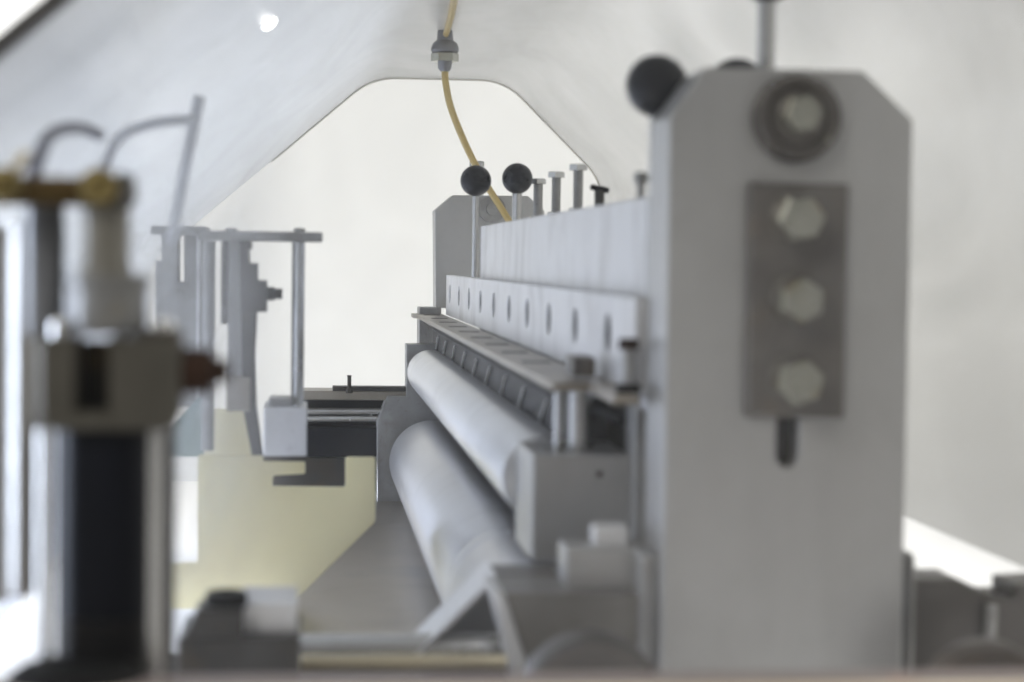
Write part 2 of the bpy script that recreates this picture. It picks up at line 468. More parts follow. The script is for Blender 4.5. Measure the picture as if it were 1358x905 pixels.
Yg = 2.13
xg, zg = px(590, 70, Yg)
zt = zr(.323)
gl = thing('cable_gland', (xg, Yg * K, zg), 'grey cable gland hanging from the top of the hood', 'cable gland')
pxm = Yg * K / F       # metres per photo pixel at the gland
obj('gland_body', lathe([(6 * pxm, 0), (9 * pxm, 4 * pxm), (10 * pxm, 16 * pxm), (9.5 * pxm, 16.5 * pxm)], (xg, Yg * K, zg - 25 * pxm), (0, 0, 1), 24), M['gland'], gl)
obj('lock_nut', hexa((xg, Yg * K, zg - 12 * pxm), (0, 0, 1), 32 * pxm, 12 * pxm, .0015), M['zinc'], gl)
obj('flange', lathe([(17 * pxm, 0), (18.5 * pxm, 1.5 * pxm), (18.5 * pxm, 6 * pxm), (16 * pxm, 12 * pxm), (11 * pxm, 16 * pxm), (10 * pxm, (zt - zg) - .001)], (xg, Yg * K, zg), (0, 0, 1), 28), M['gland'], gl)
hp = [(590, 92, Yg), (591, 110, Yg), (597, 140, 2.13), (610, 175, 2.13), (625, 208, 2.14), (645, 245, 2.15), (672, 288, 2.16), (690, 320, 2.17)]
obj('air_hose', tube([(px(u, v, Y)[0], Y * K, px(u, v, Y)[1]) for u, v, Y in hp], 4.6 * pxm, 12), M['hose'], None, 'thin yellow hose curving down from the cable gland to the beam', 'hose')
obj('hood_tube', tube([(xg, Yg * K - .003, zt - .007), (xg + .0005, Yg * K - .012, zt - .007), (px(598, 20, 1.97)[0], 1.97 * K, zt - .0065), (px(604, -10, 1.8)[0], 1.8 * K, zt - .0065)], 4.2 * pxm, 12), M['hose'], None, 'short pale tube under the hood top in front of the cable gland', 'hose')  # tube laid under the hood top, running forward from the gland

# ------------------------------------------------------------------ near end plate (right foreground)
Yp, Yq = .95, 1.004
xL, _ = px(886, 300, Yp); xR, _ = px(1208, 300, Yp)
_, zT = px(1050, 92, Yp)
zB = zr(-.30)
_, zc = px(890, 155, Yp); xc1, _ = px(936, 92, Yp); xc2, _ = px(1145, 95, Yp); _, zc2 = px(1208, 160, Yp)
xs, zs0 = px(1044, 620, Yp); _, zs1 = px(1044, 480, Yp)
pxn = Yp * K / F
post = thing('end_plate', ((xL + xR) / 2, Yp * K, zB), 'tall grey steel end plate with cut corners and three bolts in the right foreground', 'end plate')
obj('plate_body', plate([(xL, zB), (xR, zB), (xR, zc2), (xc2, zT), (xc1, zT), (xL, zc)], [stadium(xs, zs0, zs1, 15.5 * pxn)], (Yq - Yp) * K, 'XZ', Yp * K, .0012), M['steel'], post)
# dark backing stands in for the shade down the slot
obj('slot_backing', box(xs - .02, xs + .02, Yp * K + .022, Yp * K + .03, zs0 - .01, zs1, 0), M['steel_dark'], post)
xw, zw = px(1053, 158, Yp)
obj('spacer_disc', lathe([(59 * pxn, 0), (60 * pxn, .0015), (60 * pxn, .011), (54 * pxn, .0155), (44 * pxn, .0155), (38 * pxn, .0125), (0, .0125)], (xw, Yp * K, zw), (0, -1, 0), 48), M['disc'], post)
def post_bolt(u, v, y0, r_px, h, turn):
    x, z = px(u, v, Yp)
    bw = obj('bolt', hexa((x, y0 - .003, z), (0, -1, 0), 2 * r_px * pxn * .95, h, .005, turn), M['zinc'], post)
    WL[bw.name] = WL[post.name]
    obj('washer', lathe([(r_px * 1.06 * pxn, 0), (r_px * 1.06 * pxn, .0025), (r_px * 1.0 * pxn, .003)], (x, y0, z), (0, -1, 0), 32), M['brown'], bw)
post_bolt(1052, 155, Yp * K - .0125, 26, .015, .2)
obj('pin', lathe([(5 * pxn, 0), (5 * pxn, .004), (3 * pxn, .006), (0, .006)], (px(1088, 187, Yp)[0], Yp * K - .0155, px(1088, 187, Yp)[1]), (0, -1, 0), 16), M['zinc'], post)
sx0, sz1 = px(990, 243, Yp); sx1, sz0 = px(1114, 553, Yp)
obj('cover_strip', plate([(sx0, sz0), (sx1, sz0), (sx1, sz1), (sx0, sz1)], [], .010, 'XZ', Yp * K - .010, .0022), M['brown'], post)
for i, (u, v) in enumerate(((1048, 291), (1048, 397), (1047, 502))):
    post_bolt(u, v, Yp * K - .010, 31, .024, (.1, .5, .3)[i])
# small surface hole above the strip
# ------------------------------------------------------------------ base lugs of the end plate
for (u0, u1, lab) in ((849, 876, 'narrow steel lug at the lower left edge of the end plate'), (1204, 1216, 'narrow steel lug at the lower right edge of the end plate')):
    a, b = px(u0, 735, .965), px(u1, 735, .965)
    obj('base_lug', box(a[0], b[0], .965 * K, 1.02 * K, zr(-.30), a[1], .004, 3), M['steel_mid'], None, lab, 'lug', 'lugs beside the end plate')

# ------------------------------------------------------------------ ball levers
def lever(name, u, v, Y, r, rodr, zbot, label):
    x, z = px(u, v, Y)
    t = thing(name, (x, Y * K, zbot), label, 'lever', 'ball topped levers')
    obj('rod', cyl((x, Y * K, zbot), (x, Y * K, z - r * .9), rodr), M['rod'], t)
    pr = [(rodr * 1.25, -r * .99)] + [(r * math.sin(a), -r * math.cos(a)) for a in [math.pi * (i + 2) / 22 for i in range(20)]] + [(0, r)]
    obj('ball_knob', lathe(pr, (x, Y * K, z), (0, 0, 1), 36), M['knob'], t, smooth=60)
    return t
lever('ball_lever', 871, 114, 1.02, .0213, .0045, zr(-.06), 'large black ball lever beside the top left corner of the end plate')
lever('ball_lever', 977, 118, 1.03, .0213, .005, zr(.03), 'black ball lever almost hidden behind the end plate')
lever('ball_lever', 1018, -37, 1.04, .0213, .0064, zr(.03), 'tall thick rod rising behind the end plate out of the frame')
lever('ball_lever', 631, 240, 2.08, .0215, .0042, zr(-.026), 'distant black ball lever on a long thin rod before the beam end')
lever('ball_lever', 686, 237, 2.08, .0213, .0065, zr(.03), 'distant black ball lever just right of the yellow hose')

# ------------------------------------------------------------------ beam, drilled plate, shelf
obj('cross_beam', box(.2385, .36, 1.05 * K, 2.06 * K, zr(-.105), zr(.0465), .0015), M['steel_light'], None, 'long light grey steel beam running back from the end plate', 'beam')
XD = .222
holes = [ring(Y * K, zr(-.053), .0165, .0148, 20) for Y in [1.101 + .1355 * i for i in range(10)]]
dp = thing('drilled_plate', (XD, 1.7 * K, zr(-.077)), 'long pale steel plate with a row of round holes below the beam', 'drilled plate')
obj('plate_body', plate([(1.009 * K, zr(-.0875)), (2.38 * K, zr(-.0875)), (2.38 * K, zr(-.024)), (1.009 * K, zr(-.024))], holes, .0108, 'YZ', XD, .0008), M['steel_light'], dp)
obj('hole_backing', box(XD + .0018, XD + .0090, 1.04 * K, 2.37 * K, zr(-.0725), zr(-.0335), 0), M['blackmat'], dp)  # black slab inside the plate stands in for shade in the holes

XS0 = .1785
slots = []
sh_pts = [(XS0, 1.08 * K), (.204, 1.08 * K), (.204, .985 * K), (.2205, .985 * K), (.2205, 1.07 * K), (.245, 1.08 * K), (.245, 1.13 * K), (.2215, 1.15 * K), (.2215, 2.46 * K), (XS0 - .006, 2.46 * K), (XS0 - .006, 2.41 * K), (XS0, 2.40 * K)]
kn = thing('knife_table', (.2, 1.7 * K, zr(-.094)), 'narrow worn steel table with short slots along its top above the rollers', 'table ledge')
obj('table_plate', plate(sh_pts, slots, .0065, 'XY', zr(-.088), .0008), M['tray'], kn)
for i in range(9):
    Y = 1.30 + .1355 * i
    obj('slot_strip', box(.188, .2125, Y * K - .010, Y * K + .010, zr(-.090), zr(-.0876), .0002, 1), M['blackmat'], kn)  # black strips laid on top stand in for the shade in open slots
bx0 = pbox(759, 474, 790, 500, 1.1, 1.13, .0015)
obj('stop_block', bx0, M['brown'], None, 'small dark brown block standing on the near end of the knife table', 'block')
xk, zk = px(836, 456, 1.0)
sc = thing('clamp_screw', (xk, 1.0 * K, zr(-.088)), 'brown headed clamp screw by the near end of the drilled plate', 'screw')
obj('washer', lathe([(.0085, 0), (.0085, .005), (.006, .006)], (xk - .001, 1.0 * K, zr(-.0875)), (0, 0, 1), 24), M['blackmat'], sc)
obj('shank', cyl((xk - .001, 1.0 * K, zr(-.082)), (xk - .001, 1.0 * K, zk - .003), .0045), M['steel_mid'], sc)
obj('head', hexa((xk - .001, 1.0 * K, zk - .004), (0, 0, 1), .0125, .0075, .001), M['rust'], sc)
# far supports of the table
obj('table_support', pbox(556, 408, 585, 470, 2.42, 2.47), M['steel_mid'], None, 'grey block carrying the far end of the knife table', 'support')

# dark blade holder under the table with its blades
bh = thing('blade_holder', (.21, 1.7 * K, zr(-.19)), 'dark sloping bar under the knife table carrying a row of thin bright blades', 'blade holder')
bm = new()
prof2 = [(.1835, zr(-.0965)), (.236, zr(-.0965)), (.236, zr(-.30)), (.2235, zr(-.30)), (.2235, zr(-.158)), (.2, zr(-.152)), (.2, zr(-.11))]
A = [bm.verts.new((x, 1.165 * K, z)) for x, z in prof2]; B = [bm.verts.new((x, 2.36 * K, z)) for x, z in prof2]
for i in range(7): bm.faces.new((A[i], A[(i + 1) % 7], B[(i + 1) % 7], B[i]))
bm.faces.new(A); bm.faces.new(list(reversed(B)))
obj('holder_bar', bm, M['holder'], bh)
for i in range(9):
    Y = 1.235 + .1275 * i
    bm = new()
    pts = [(.1995, Y * K - .014, zr(-.114)), (.1995, Y * K - .0105, zr(-.114)), (.1995, Y * K + .0395, zr(-.136)), (.1995, Y * K + .0345, zr(-.136))]
    A = [bm.verts.new(p) for p in pts]; B = [bm.verts.new((p[0] - .0025, p[1], p[2])) for p in pts]
    for k in range(4): bm.faces.new((A[k], A[(k + 1) % 4], B[(k + 1) % 4], B[k]))
    bm.faces.new(A); bm.faces.new(list(reversed(B)))
    obj('blade', bm, M['bright'], bh)

# support columns between table and bearing block
for u, r, lab in ((743, .0042, 'slim bright column under the near end of the knife table'), (770, .0100, 'thick steel column beside the slim one under the knife table')):
    x, z = px(u, 550, 1.11)
    obj('support_column', cyl((x, 1.115 * K, zr(-.1395)), (x, 1.115 * K, zr(-.0948)), r, 28), M['rod'], None, lab, 'column', 'columns under the knife table')
obj('black_bar', tube([(px(795, 543, 1.13)[0], 1.13 * K, px(795, 543, 1.13)[1]), (px(832, 562, 1.1)[0], 1.1 * K, px(832, 562, 1.1)[1])], .0052, 10, False), M['black'], None, 'short black bar in the dark gap above the bearing block', 'bar')
obj('gap_blocker', box(.262, .27, 1.06 * K, 2.28 * K, zr(-.36), zr(-.107)), M['holder'], None, 'dark sheet added below the beam to darken the gap behind the rollers', 'backing sheet')  # added dark sheet blocks the bright view through the gap
obj('upright_strip', box(px(841, 600, 1.06)[0], px(868, 600, 1.06)[0], 1.06 * K, 1.09 * K, zr(-.225), zr(-.0885)), M['steel_mid'], None, 'narrow upright steel strip between bearing block and end plate', 'strip')

# rollers and bearing block
bb = thing('bearing_block', (.197, 1.08 * K, zr(-.2178)), 'square grey block holding the near end of the upper roller', 'bearing block')
xa, za = px(706, 603, 1.08); xb, zb_ = px(834, 745, 1.08)
obj('block_body', box(xa, xb, 1.08 * K, 1.162 * K, zb_, za, .0015), M['steel'], bb)
obj('set_screw', lathe([(.0024, -.001), (.0024, .0008), (0, .0008)], (px(795, 629, 1.08)[0], 1.08 * K, px(795, 629, 1.08)[1]), (0, -1, 0), 14), M['rust'], bb)
def roller(name, x, z, r, y0, y1, m, label, bands=()):
    t = thing(name, (x, (y0 + y1) / 2 * K, z - r), label, 'roller', 'long rollers')
    L = (y1 - y0) * K
    pr = [(r * .4, 0), (r - .003, 0), (r - .0008, .0015), (r, .004)]
    for b in bands: pr += [(r, b - .004), (r - .0009, b - .002), (r - .0009, b + .002), (r, b + .004)]
    pr += [(r, L - .004), (r - .003, L), (r * .4, L)]
    obj('roller_body', lathe(pr, (x, y0 * K, z), (0, 1, 0), 64), m, t)
    obj('journal', cyl((x, y0 * K - .03, z), (x, y1 * K + .03, z), r * .36, 28), M['rod'], t)
    return t
roller('upper_roller', .1868, zr(-.1690), .0340, 1.165, 2.25, M['roller'], 'pale satin upper roller running back from the bearing block')
roller('lower_roller', .1905, zr(-.3035), .0630, 1.10, 2.25, M['chrome'], 'thick shiny steel lower roller close to the floor tray', (.30, .34))
obj('roller_mount', plate(ppoly([(539, 457), (640, 457), (640, 690), (500, 690), (500, 560), (514, 526), (539, 526)], 2.29), [], .05, 'XZ', 2.29 * K), M['steel_mid'], None, 'stepped grey mounting plate behind the far roller ends', 'mounting plate')
# far end plate
fp = thing('far_end_plate', (px(640, 300, 2.45)[0], 2.45 * K, zr(-.1)), 'distant grey end plate with a cut corner beyond the beam', 'end plate')
obj('plate_body', plate(ppoly([(577, 279), (601, 259), (700, 260), (722, 280), (722, 412), (578, 409)], 2.45), [], .07, 'XZ', 2.45 * K), M['steel'], fp)
xw, zw = px(652, 278, 2.45)
obj('spacer_disc', lathe([(.022, 0), (.022, .012), (.01, .012), (.01, .02), (0, .02)], (xw, 2.45 * K, zw), (0, -1, 0), 32), M['steel_mid'], fp)

# ------------------------------------------------------------------ bolts standing on the beam
def threaded(x, y, z0, z1, r):
    pr = [(r, 0)]
    n = int((z1 - z0) / .0032)
    for i in range(n):
        h = .0032 * i
        pr += [(r, h + .0004), (r * .86, h + .0016), (r, h + .0028)]
    pr.append((r, z1 - z0))
    return lathe(pr, (x, y, z0), (0, 0, 1), 20)
def beam_bolt(x, Y, ztop, af, label, thread=True, z0=.0465):
    t = thing('hex_bolt', (x, Y * K, zr(z0)), label, 'bolt', 'tall bolts on the beam')
    obj('head', hexa((x, Y * K, zr(ztop) - .0075), (0, 0, 1), af, .0075, .0012, .25), M['rod'], t)
    obj('shank', threaded(x, Y * K, zr(z0), zr(ztop) - .0075, af * .31) if thread else cyl((x, Y * K, zr(z0)), (x, Y * K, zr(ztop) - .0075), af * .33), M['steel_mid'], t)
    obj('nut', hexa((x, Y * K, zr(z0)), (0, 0, 1), af * 1.05, .017, .0012, .6), M['rod'], t)
    return t
for u, Yb, lab, th_ in ((714, 2.1, 'farthest of the three tall hex bolts on the beam', False), (738, 1.94, 'middle one of the three tall hex bolts on the beam', True), (767, 1.78, 'nearest and tallest looking of the three hex bolts on the beam', True)):
    x, _ = px(u, 230, Yb)
    _, zt_ = px(u, {714: 237, 738: 228, 767: 218}[u], Yb)
    beam_bolt(x, Yb, zt_ - CH, .0200, lab, th_)
x, z = px(641, 209, 2.38)
t = thing('hex_bolt', (x, 2.47 * K, zr(.08)), 'small hex bolt sticking up behind the far ball lever', 'bolt')
obj('head', hexa((x, 2.47 * K, z - .009), (0, 0, 1), .021, .009, .001), M['rod'], t)
obj('shank', cyl((x, 2.47 * K, zr(.08)), (x, 2.47 * K, z - .009), .006), M['steel_mid'], t)
x, z = px(795, 252, 1.64)
t = thing('wing_screw', (x, 1.64 * K, zr(.0465)), 'short black wing screw on the beam nearest the end plate', 'screw')
obj('stem', cyl((x, 1.64 * K, zr(.0465)), (x, 1.64 * K, z), .0055), M['steel_dark'], t)
bmw = box(x - .0105, x + .0105, 1.64 * K - .004, 1.64 * K + .004, z - .002, z + .0042, .0015)
bmesh.ops.rotate(bmw, verts=bmw.verts, cent=(x, 1.64 * K, z), matrix=Matrix.Rotation(.2, 3, 'Y'))
obj('wing', bmw, M['black'], t)
x, z = px(850, 236, 1.1)
t = thing('hex_bolt', (x, 1.1 * K, zr(.0465)), 'small bolt head peeping out left of the end plate edge', 'bolt')
obj('head', hexa((x, 1.1 * K, z - .004), (0, 0, 1), .0095, .008, .001), M['steel_mid'], t)
obj('shank', cyl((x, 1.1 * K, zr(.0465)), (x, 1.1 * K, z - .004), .003), M['steel_mid'], t)

# ------------------------------------------------------------------ lower front: box, small block, tray
gb = thing('bracket_box', (px(780, 900, .97)[0], .97 * K, px(780, 960, .97)[1]), 'grey box with a slanting left side below the small block', 'box')
obj('box_body', plate(ppoly([(669, 787), (866, 788), (866, 960), (716, 960), (704, 890)], .97), [], .055 * K, 'XZ', .97 * K, .0015), M['boxgrey'], gb)
obj('lit_side_strip', plate(ppoly([(653, 783), (668, 786), (703, 890), (715, 960), (690, 960), (680, 890)], .972), [], .05 * K, 'XZ', .972 * K, .001), M['steel_light'], gb)  # pale strip paints in the light falling on the left side of the box
sb = thing('clamp_block', (px(795, 790, .99)[0], .99 * K, zr(-.2165)), 'small grey block with a square cap standing left of the end plate', 'block')
obj('block_body', pbox(750, 727, 862, 789, .99, 1.022, .0016), M['steel'], sb)
obj('cap', pbox(788, 698, 834, 727, 1.0, 1.017, .0016), M['steel_light'], sb)
obj('screw', lathe([(.0028, 0), (.0028, .002), (.0015, .003), (0, .003)], (px(826, 789, .985)[0], .99 * K, px(826, 787, .985)[1]), (0, -1, 0), 14), M['rod'], sb)
# sloping drip sheet
bm = new()
ps_ = [px(540, 880, 1.04), px(657, 763, 1.04)]
th_s = .003
A = [bm.verts.new((x, 1.04 * K, z)) for x, z in ps_]; B = [bm.verts.new((x, 1.092 * K, z)) for x, z in ps_]
C = [bm.verts.new((x + .001, 1.04 * K, z - th_s)) for x, z in ps_]; D = [bm.verts.new((x + .001, 1.092 * K, z - th_s)) for x, z in ps_]
for P, Q in ((A, B), (B, D), (D, C), (C, A)):
    for i in range(1): bm.faces.new((P[i], P[i + 1], Q[i + 1], Q[i]))
for i in (0, 1): bm.faces.new((A[i], B[i], D[i], C[i]))
ds = thing('drip_sheet', (px(600, 880, 1.06)[0], 1.06 * K, px(600, 880, 1.06)[1]), 'bright bent metal sheet sloping down left under the lower roller', 'metal sheet')
obj('sloping_sheet', bm, M['steel_light'], ds)
xr0, zr0 = px(657.5, 763, 1.04); xr1, _ = px(742, 763, 1.04)
obj('rim_plate', box(xr0 + .0004, xr1, 1.04 * K, 1.075 * K, zr0 - .004, zr0 + .0004, .0006), M['brown'], ds)
obj('sheet_backing', plate(ppoly([(556, 870), (577, 846), (657, 764), (700, 764), (700, 905), (570, 905)], 1.094), [], .006, 'XZ', 1.094 * K), M['steel_light'], None, 'grey cover plate closing the space under the bent metal sheet', 'cover plate')
# low cross shaft and a golden rod standing in for its highlight
xa, za = px(396, 862, 1.05); xb, _ = px(694, 861, 1.05)
obj('cross_shaft', cyl((xa, 1.05 * K, za), (xb, 1.05 * K, za), .0108, 32), M['rod'], None, 'thick round steel shaft lying low in front of the floor tray', 'shaft')
xa, za = px(398, 880, 1.01); xb, _ = px(692, 882, 1.01)
obj('highlight_rod', cyl((xa, 1.01 * K, za), (xb, 1.01 * K, za), .0058, 20), M['gold'], None, 'thin golden rod standing in for the highlight along the thick steel shaft', 'rod')
# round flanges at the bottom
M['rustflange'] = mat('dark_brown_cast', (.075, .058, .045), .36, .5, .3, 20, .04, grime=.4)
M['flange'] = mat('brown_grey_cast', (.12, .11, .10), .32, .6, .2, 20, .04)
for u, v, r, lab, m in ((788, 945, 101, 'grey round flange at the bottom beside the slanting box', M['flange']), (1322, 945, 92, 'dark round flange at the bottom right corner', M['rustflange'])):
    x, z = px(u, v, .88); pr_ = .88 * K / F * r
    obj('round_flange', lathe([(pr_ * .5, 0), (pr_ * .93, 0), (pr_, .006), (pr_, .03), (pr_ * .6, .032)], (x, .88 * K, z), (0, 1, 0), 48), m, None, lab, 'flange', 'round flanges low at the front')
rb = thing('rear_bracket', (px(1290, 800, 1.0)[0], 1.0 * K, zr(-.30)), 'dark low bracket right of the end plate before the bright gap', 'bracket')
obj('bracket_body', plate(ppoly([(1196, 768), (1270, 768), (1322, 793), (1346, 793), (1346, 776), (1420, 772), (1420, 950), (1196, 950)], 1.0), [], .05, 'XZ', 1.0 * K, .003), M['flange'], rb)
obj('pin', cyl((px(1315, 850, .99)[0], .993 * K, px(1315, 855, .99)[1]), (px(1318, 800, .99)[0], .993 * K, px(1318, 803, .99)[1]), .004), M['steel_mid'], rb)

# floor tray and cream panel
obj('floor_tray', box(-.022, .27, 1.2 * K, 2.45 * K, zr(-.375), zr(-.369), .001), M['tray'], None, 'flat worn grey metal tray below the rollers', 'tray')
YC = 1.6
cp = plate(fillet(ppoly([(262, 604), (350, 604), (350, 613), (405, 613), (405, 629), (362, 631), (361, 646), (458, 647), (458, 607), (498, 607), (498, 692), (380, 808), (226, 808), (226, 748), (262, 747)], YC), .003, 3), [], .010, 'XZ', YC * K, .001)
obj('cream_board', cp, M['cream'], None, 'cream plastic side board with a notch and a slanted lower edge', 'board')
xb_, zb_t = px(306, 546, 1.64)
obj('cream_bottle', lathe([(0, 0), (.0275, 0), (.0285, .003), (.0285, zb_t - zr(-.369) - .004), (.026, zb_t - zr(-.369))], (xb_, 1.64 * K + .02, zr(-.369)), (0, 0, 1), 36), M['cream'], None, 'round cream plastic bottle standing behind the cream board', 'bottle')
obj('teal_sheet', plate(ppoly([(226, 570), (262, 528), (270, 528), (270, 606), (226, 606)], 1.68), [], .006, 'XZ', 1.68 * K), M['teal'], None, 'pale teal plastic sheet left of the cream cup', 'sheet')

# guide unit between tower and rollers
Yu = 2.3
gu = thing('guide_unit', (px(470, 600, Yu)[0], Yu * K, zr(-.36)), 'dark guide unit with two bright horizontal rods left of the rollers', 'guide unit')
obj('top_rail', pbox(396, 519, 552, 531, Yu, Yu + .06), M['tray'], gu)
obj('side_frame', pbox(512, 528, 548, 640, Yu, Yu + .06), M['steel_mid'], gu)
for v in (547, 557):
    a, b = px(400, v, Yu), px(516, v, Yu)
    obj('guide_rod', cyl((a[0], Yu * K + .02, a[1]), (b[0], Yu * K + .02, b[1]), .0052, 20), M['rod'], gu)
obj('black_panel', pbox(396, 531, 520, 607, Yu + .05, Yu + .09, 0), M['blackmat'], gu)
obj('black_housing', pbox(402, 568, 514, 606, Yu + .01, Yu + .05), M['black'], gu)
obj('lower_frame', pbox(335, 607, 506, 652, Yu + .02, Yu + .05), M['steel_dark'], gu)
obj('screw', lathe([(.003, 0), (.003, .003), (0, .003)], (px(535, 553, Yu)[0], Yu * K, px(535, 553, Yu)[1]), (0, -1, 0), 16), M['zinc'], gu)
fb = thing('stop_bar', (px(490, 516, 2.3)[0], 2.3 * K, px(490, 520, 2.3)[1]), 'thin horizontal bar with an upright pin above the guide unit', 'bar')
obj('bar', pbox(441, 513, 560, 519, 2.3, 2.32, .0008), M['steel_dark'], fb)
obj('pin', lathe([(.0055, 0), (.0055, .004), (.003, .007), (.003, .025), (.0035, .0255), (.0035, .027)], (px(463, 519, 2.3)[0], 2.3 * K - .006, px(463, 521, 2.3)[1]), (0, 0, 1), 16), M['steel_dark'], fb)

# ------------------------------------------------------------------ left tower
Yt = 1.55
pt = Yt * K / F
tw = thing('press_tower', (px(345, 600, Yt)[0], Yt * K, px(345, 606, Yt)[1]), 'grey press tower with a top bar on upright rods at left', 'press')
obj('top_bar', pbox(262, 307, 428, 320, Yt, Yt + .06), M['steel_mid'], tw)
for u in (305, 397):
    x, z = px(u, 307, Yt)
    obj('bolt', hexa((x, Yt * K + .035, z), (0, 0, 1), 13 * pt, 5 * pt, .001), M['steel_mid'], tw)
def vrod(name, u, v0, v1, w, Y, m, parent):
    x, z1 = px(u, v0, Y); _, z0 = px(u, v1, Y)
    return obj(name, cyl((x, Y * K + .02, z0), (x, Y * K + .02, z1), w / 2 * Y * K / F, 24), m, parent)
vrod('rod', 396, 320, 540, 17, Yt, M['rod'], tw)
vrod('rod', 276, 320, 600, 17, Yt, M['steel_mid'], tw)
obj('rail', pbox(293, 320, 302, 430, Yt + .02, Yt + .05), M['steel_dark'], tw)
obj('column', pbox(302, 320, 329, 546, Yt + .01, Yt + .06), M['steel_mid'], tw)
obj('stepped_block', plate(ppoly([(318, 321), (334, 321), (334, 330), (328, 332), (331, 349), (342, 349), (342, 372), (354, 372), (354, 414), (341, 414), (338, 470), (340, 540), (348, 604), (334, 604), (322, 540)], Yt), [], .03, 'XZ', Yt * K - .004), M['steel_dark'], tw)
a = px(352, 390, Yt)
obj('valve_stub', lathe([(9 * pt, 0), (9 * pt, 12 * pt), (7 * pt, 13 * pt), (7 * pt, 22 * pt)], (a[0], Yt * K + .01, a[1]), (1, 0, 0), 20), M['blackmat'], tw)
obj('base_block', pbox(349, 541, 407, 605, Yt - .02, Yt + .05, .0012), M['steel_light'], tw)
obj('base_shim', pbox(349, 606, 407, 612, Yt - .015, Yt + .04, .0004), M['steel_dark'], tw)
obj('collar', pbox(356, 529, 388, 541, Yt - .01, Yt + .03, .002), M['steel_mid'], tw)
obj('screw', cyl((px(393, 541, Yt)[0], Yt * K - .012, px(393, 541, Yt)[1]), (px(393, 541, Yt)[0], Yt * K - .012, px(393, 535, Yt)[1]), 5 * pt, 14), M['rod'], tw)
obj('lower_block', pbox(300, 500, 332, 546, Yt - .01, Yt + .01), M['tray'], tw)

# grey stacked column farther left
sc2 = thing('side_column', (px(235, 500, 1.75)[0], 1.75 * K, px(235, 606, 1.75)[1]), 'broad pale grey column behind the brass valve at left', 'column')
obj('column_body', plate(ppoly([(214, 312), (236, 312), (236, 374), (244, 374), (244, 312), (268, 312), (268, 540), (206, 540), (206, 346), (214, 346)], 1.75), [], .05, 'XZ', 1.75 * K), M['steel_mid'], sc2)
obj('edge_strip', pbox(260, 312, 265, 540, 1.74, 1.75, .0003), M['steel_light'], sc2)
obj('top_cap', pbox(200, 300, 274, 312, 1.74, 1.81), M['steel_mid'], sc2)

# ------------------------------------------------------------------ left foreground: air cylinder
Ya = .66
pa = Ya * K / F
def apx(u, v): x, z = px(u, v, Ya); return (x, Ya * K, z)
ac = thing('air_cylinder', apx(130, 960), 'black air cylinder with bright side rods and a clamp body in the left foreground', 'air cylinder')
c0, c1 = apx(128, 960), apx(128, 570)
obj('barrel', cyl((c0[0], Ya * K + .03, c0[2]), (c0[0], Ya * K + .03, c1[2]), 64 * pa, 48, .002), M['black'], ac)
for u in (54, 203):
    a = apx(u, 700)
    obj('tie_rod', cyl((a[0], Ya * K + .012, c0[2]), (a[0], Ya * K + .012, c1[2]), 10.5 * pa, 24), M['rod'], ac)
obj('end_cap', cyl((c0[0], Ya * K + .03, c0[2]), (c0[0], Ya * K + .03, apx(128, 822)[2]), 64 * pa, 48, .002), M['steel_dark'], ac)
obj('rod_cover', pbox(210, 572, 226, 980, Ya + .02, Ya + .05), M['steel_dark'], ac)
a = apx(50, 448); b = apx(238, 572)
x0, x1, z0, z1 = a[0], b[0], b[2], a[2]
rx0, rx1 = apx(102, 500)[0], apx(144, 500)[0]
rz0, rz1 = apx(120, 545)[2], apx(120, 440)[2]
ol = [(x0 + .007, z0), (x1 - .007, z0), (x1 - .0022, z0 + .0025), (x1, z0 + .009), (x1, z1), (rx1, z1), (rx1, rz0), (rx0, rz0), (rx0, z1), (x0, z1), (x0, z0 + .009), (x0 + .0022, z0 + .0025)]
obj('clamp_body', plate(ol, [], .035, 'XZ', Ya * K - .002, .002), M['devbody'], ac)
obj('recess_back', box(rx0 - .002, rx1 + .002, Ya * K + .024, Ya * K + .032, rz0 - .001, z1 - .002, 0), M['brass'], ac)
for u in (75, 215):
    a = apx(u, 446)
    obj('corner_bolt', lathe([(14 * pa, -.006), (14 * pa, .005), (12 * pa, .0065), (7 * pa, .0065), (6 * pa, .003), (0, .003)], (a[0], Ya * K + .014, a[2]), (0, 0, 1), 24), M['rod'], ac)
obj('lug', pbox(172, 437, 240, 468, Ya + .0, Ya + .012, .002), M['steel_dark'], ac)
a = apx(238, 494)
obj('adjusting_knob', lathe([(30 * pa, 0), (31 * pa, .001), (31 * pa, 40 * pa), (28 * pa, 43 * pa), (17 * pa, 44 * pa), (16 * pa, 62 * pa), (12 * pa, 64 * pa)], (a[0], Ya * K + .012, a[2]), (1, 0, 0), 28), M['rust'], ac)
a = apx(138, 445)
obj('oil_cup', lathe([(48 * pa, 0), (52 * pa, 6 * pa), (50 * pa, 60 * pa), (55 * pa, 64 * pa), (55 * pa, 78 * pa), (30 * pa, 80 * pa)], (a[0], Ya * K + .02, a[2]), (0, 0, 1), 36), M['cup'], ac)
a = apx(133, 365)
obj('neck', lathe([(38 * pa, 0), (33 * pa, 16 * pa), (33 * pa, 95 * pa)], (a[0], Ya * K + .02, a[2]), (0, 0, 1), 28), M['neck'], ac)

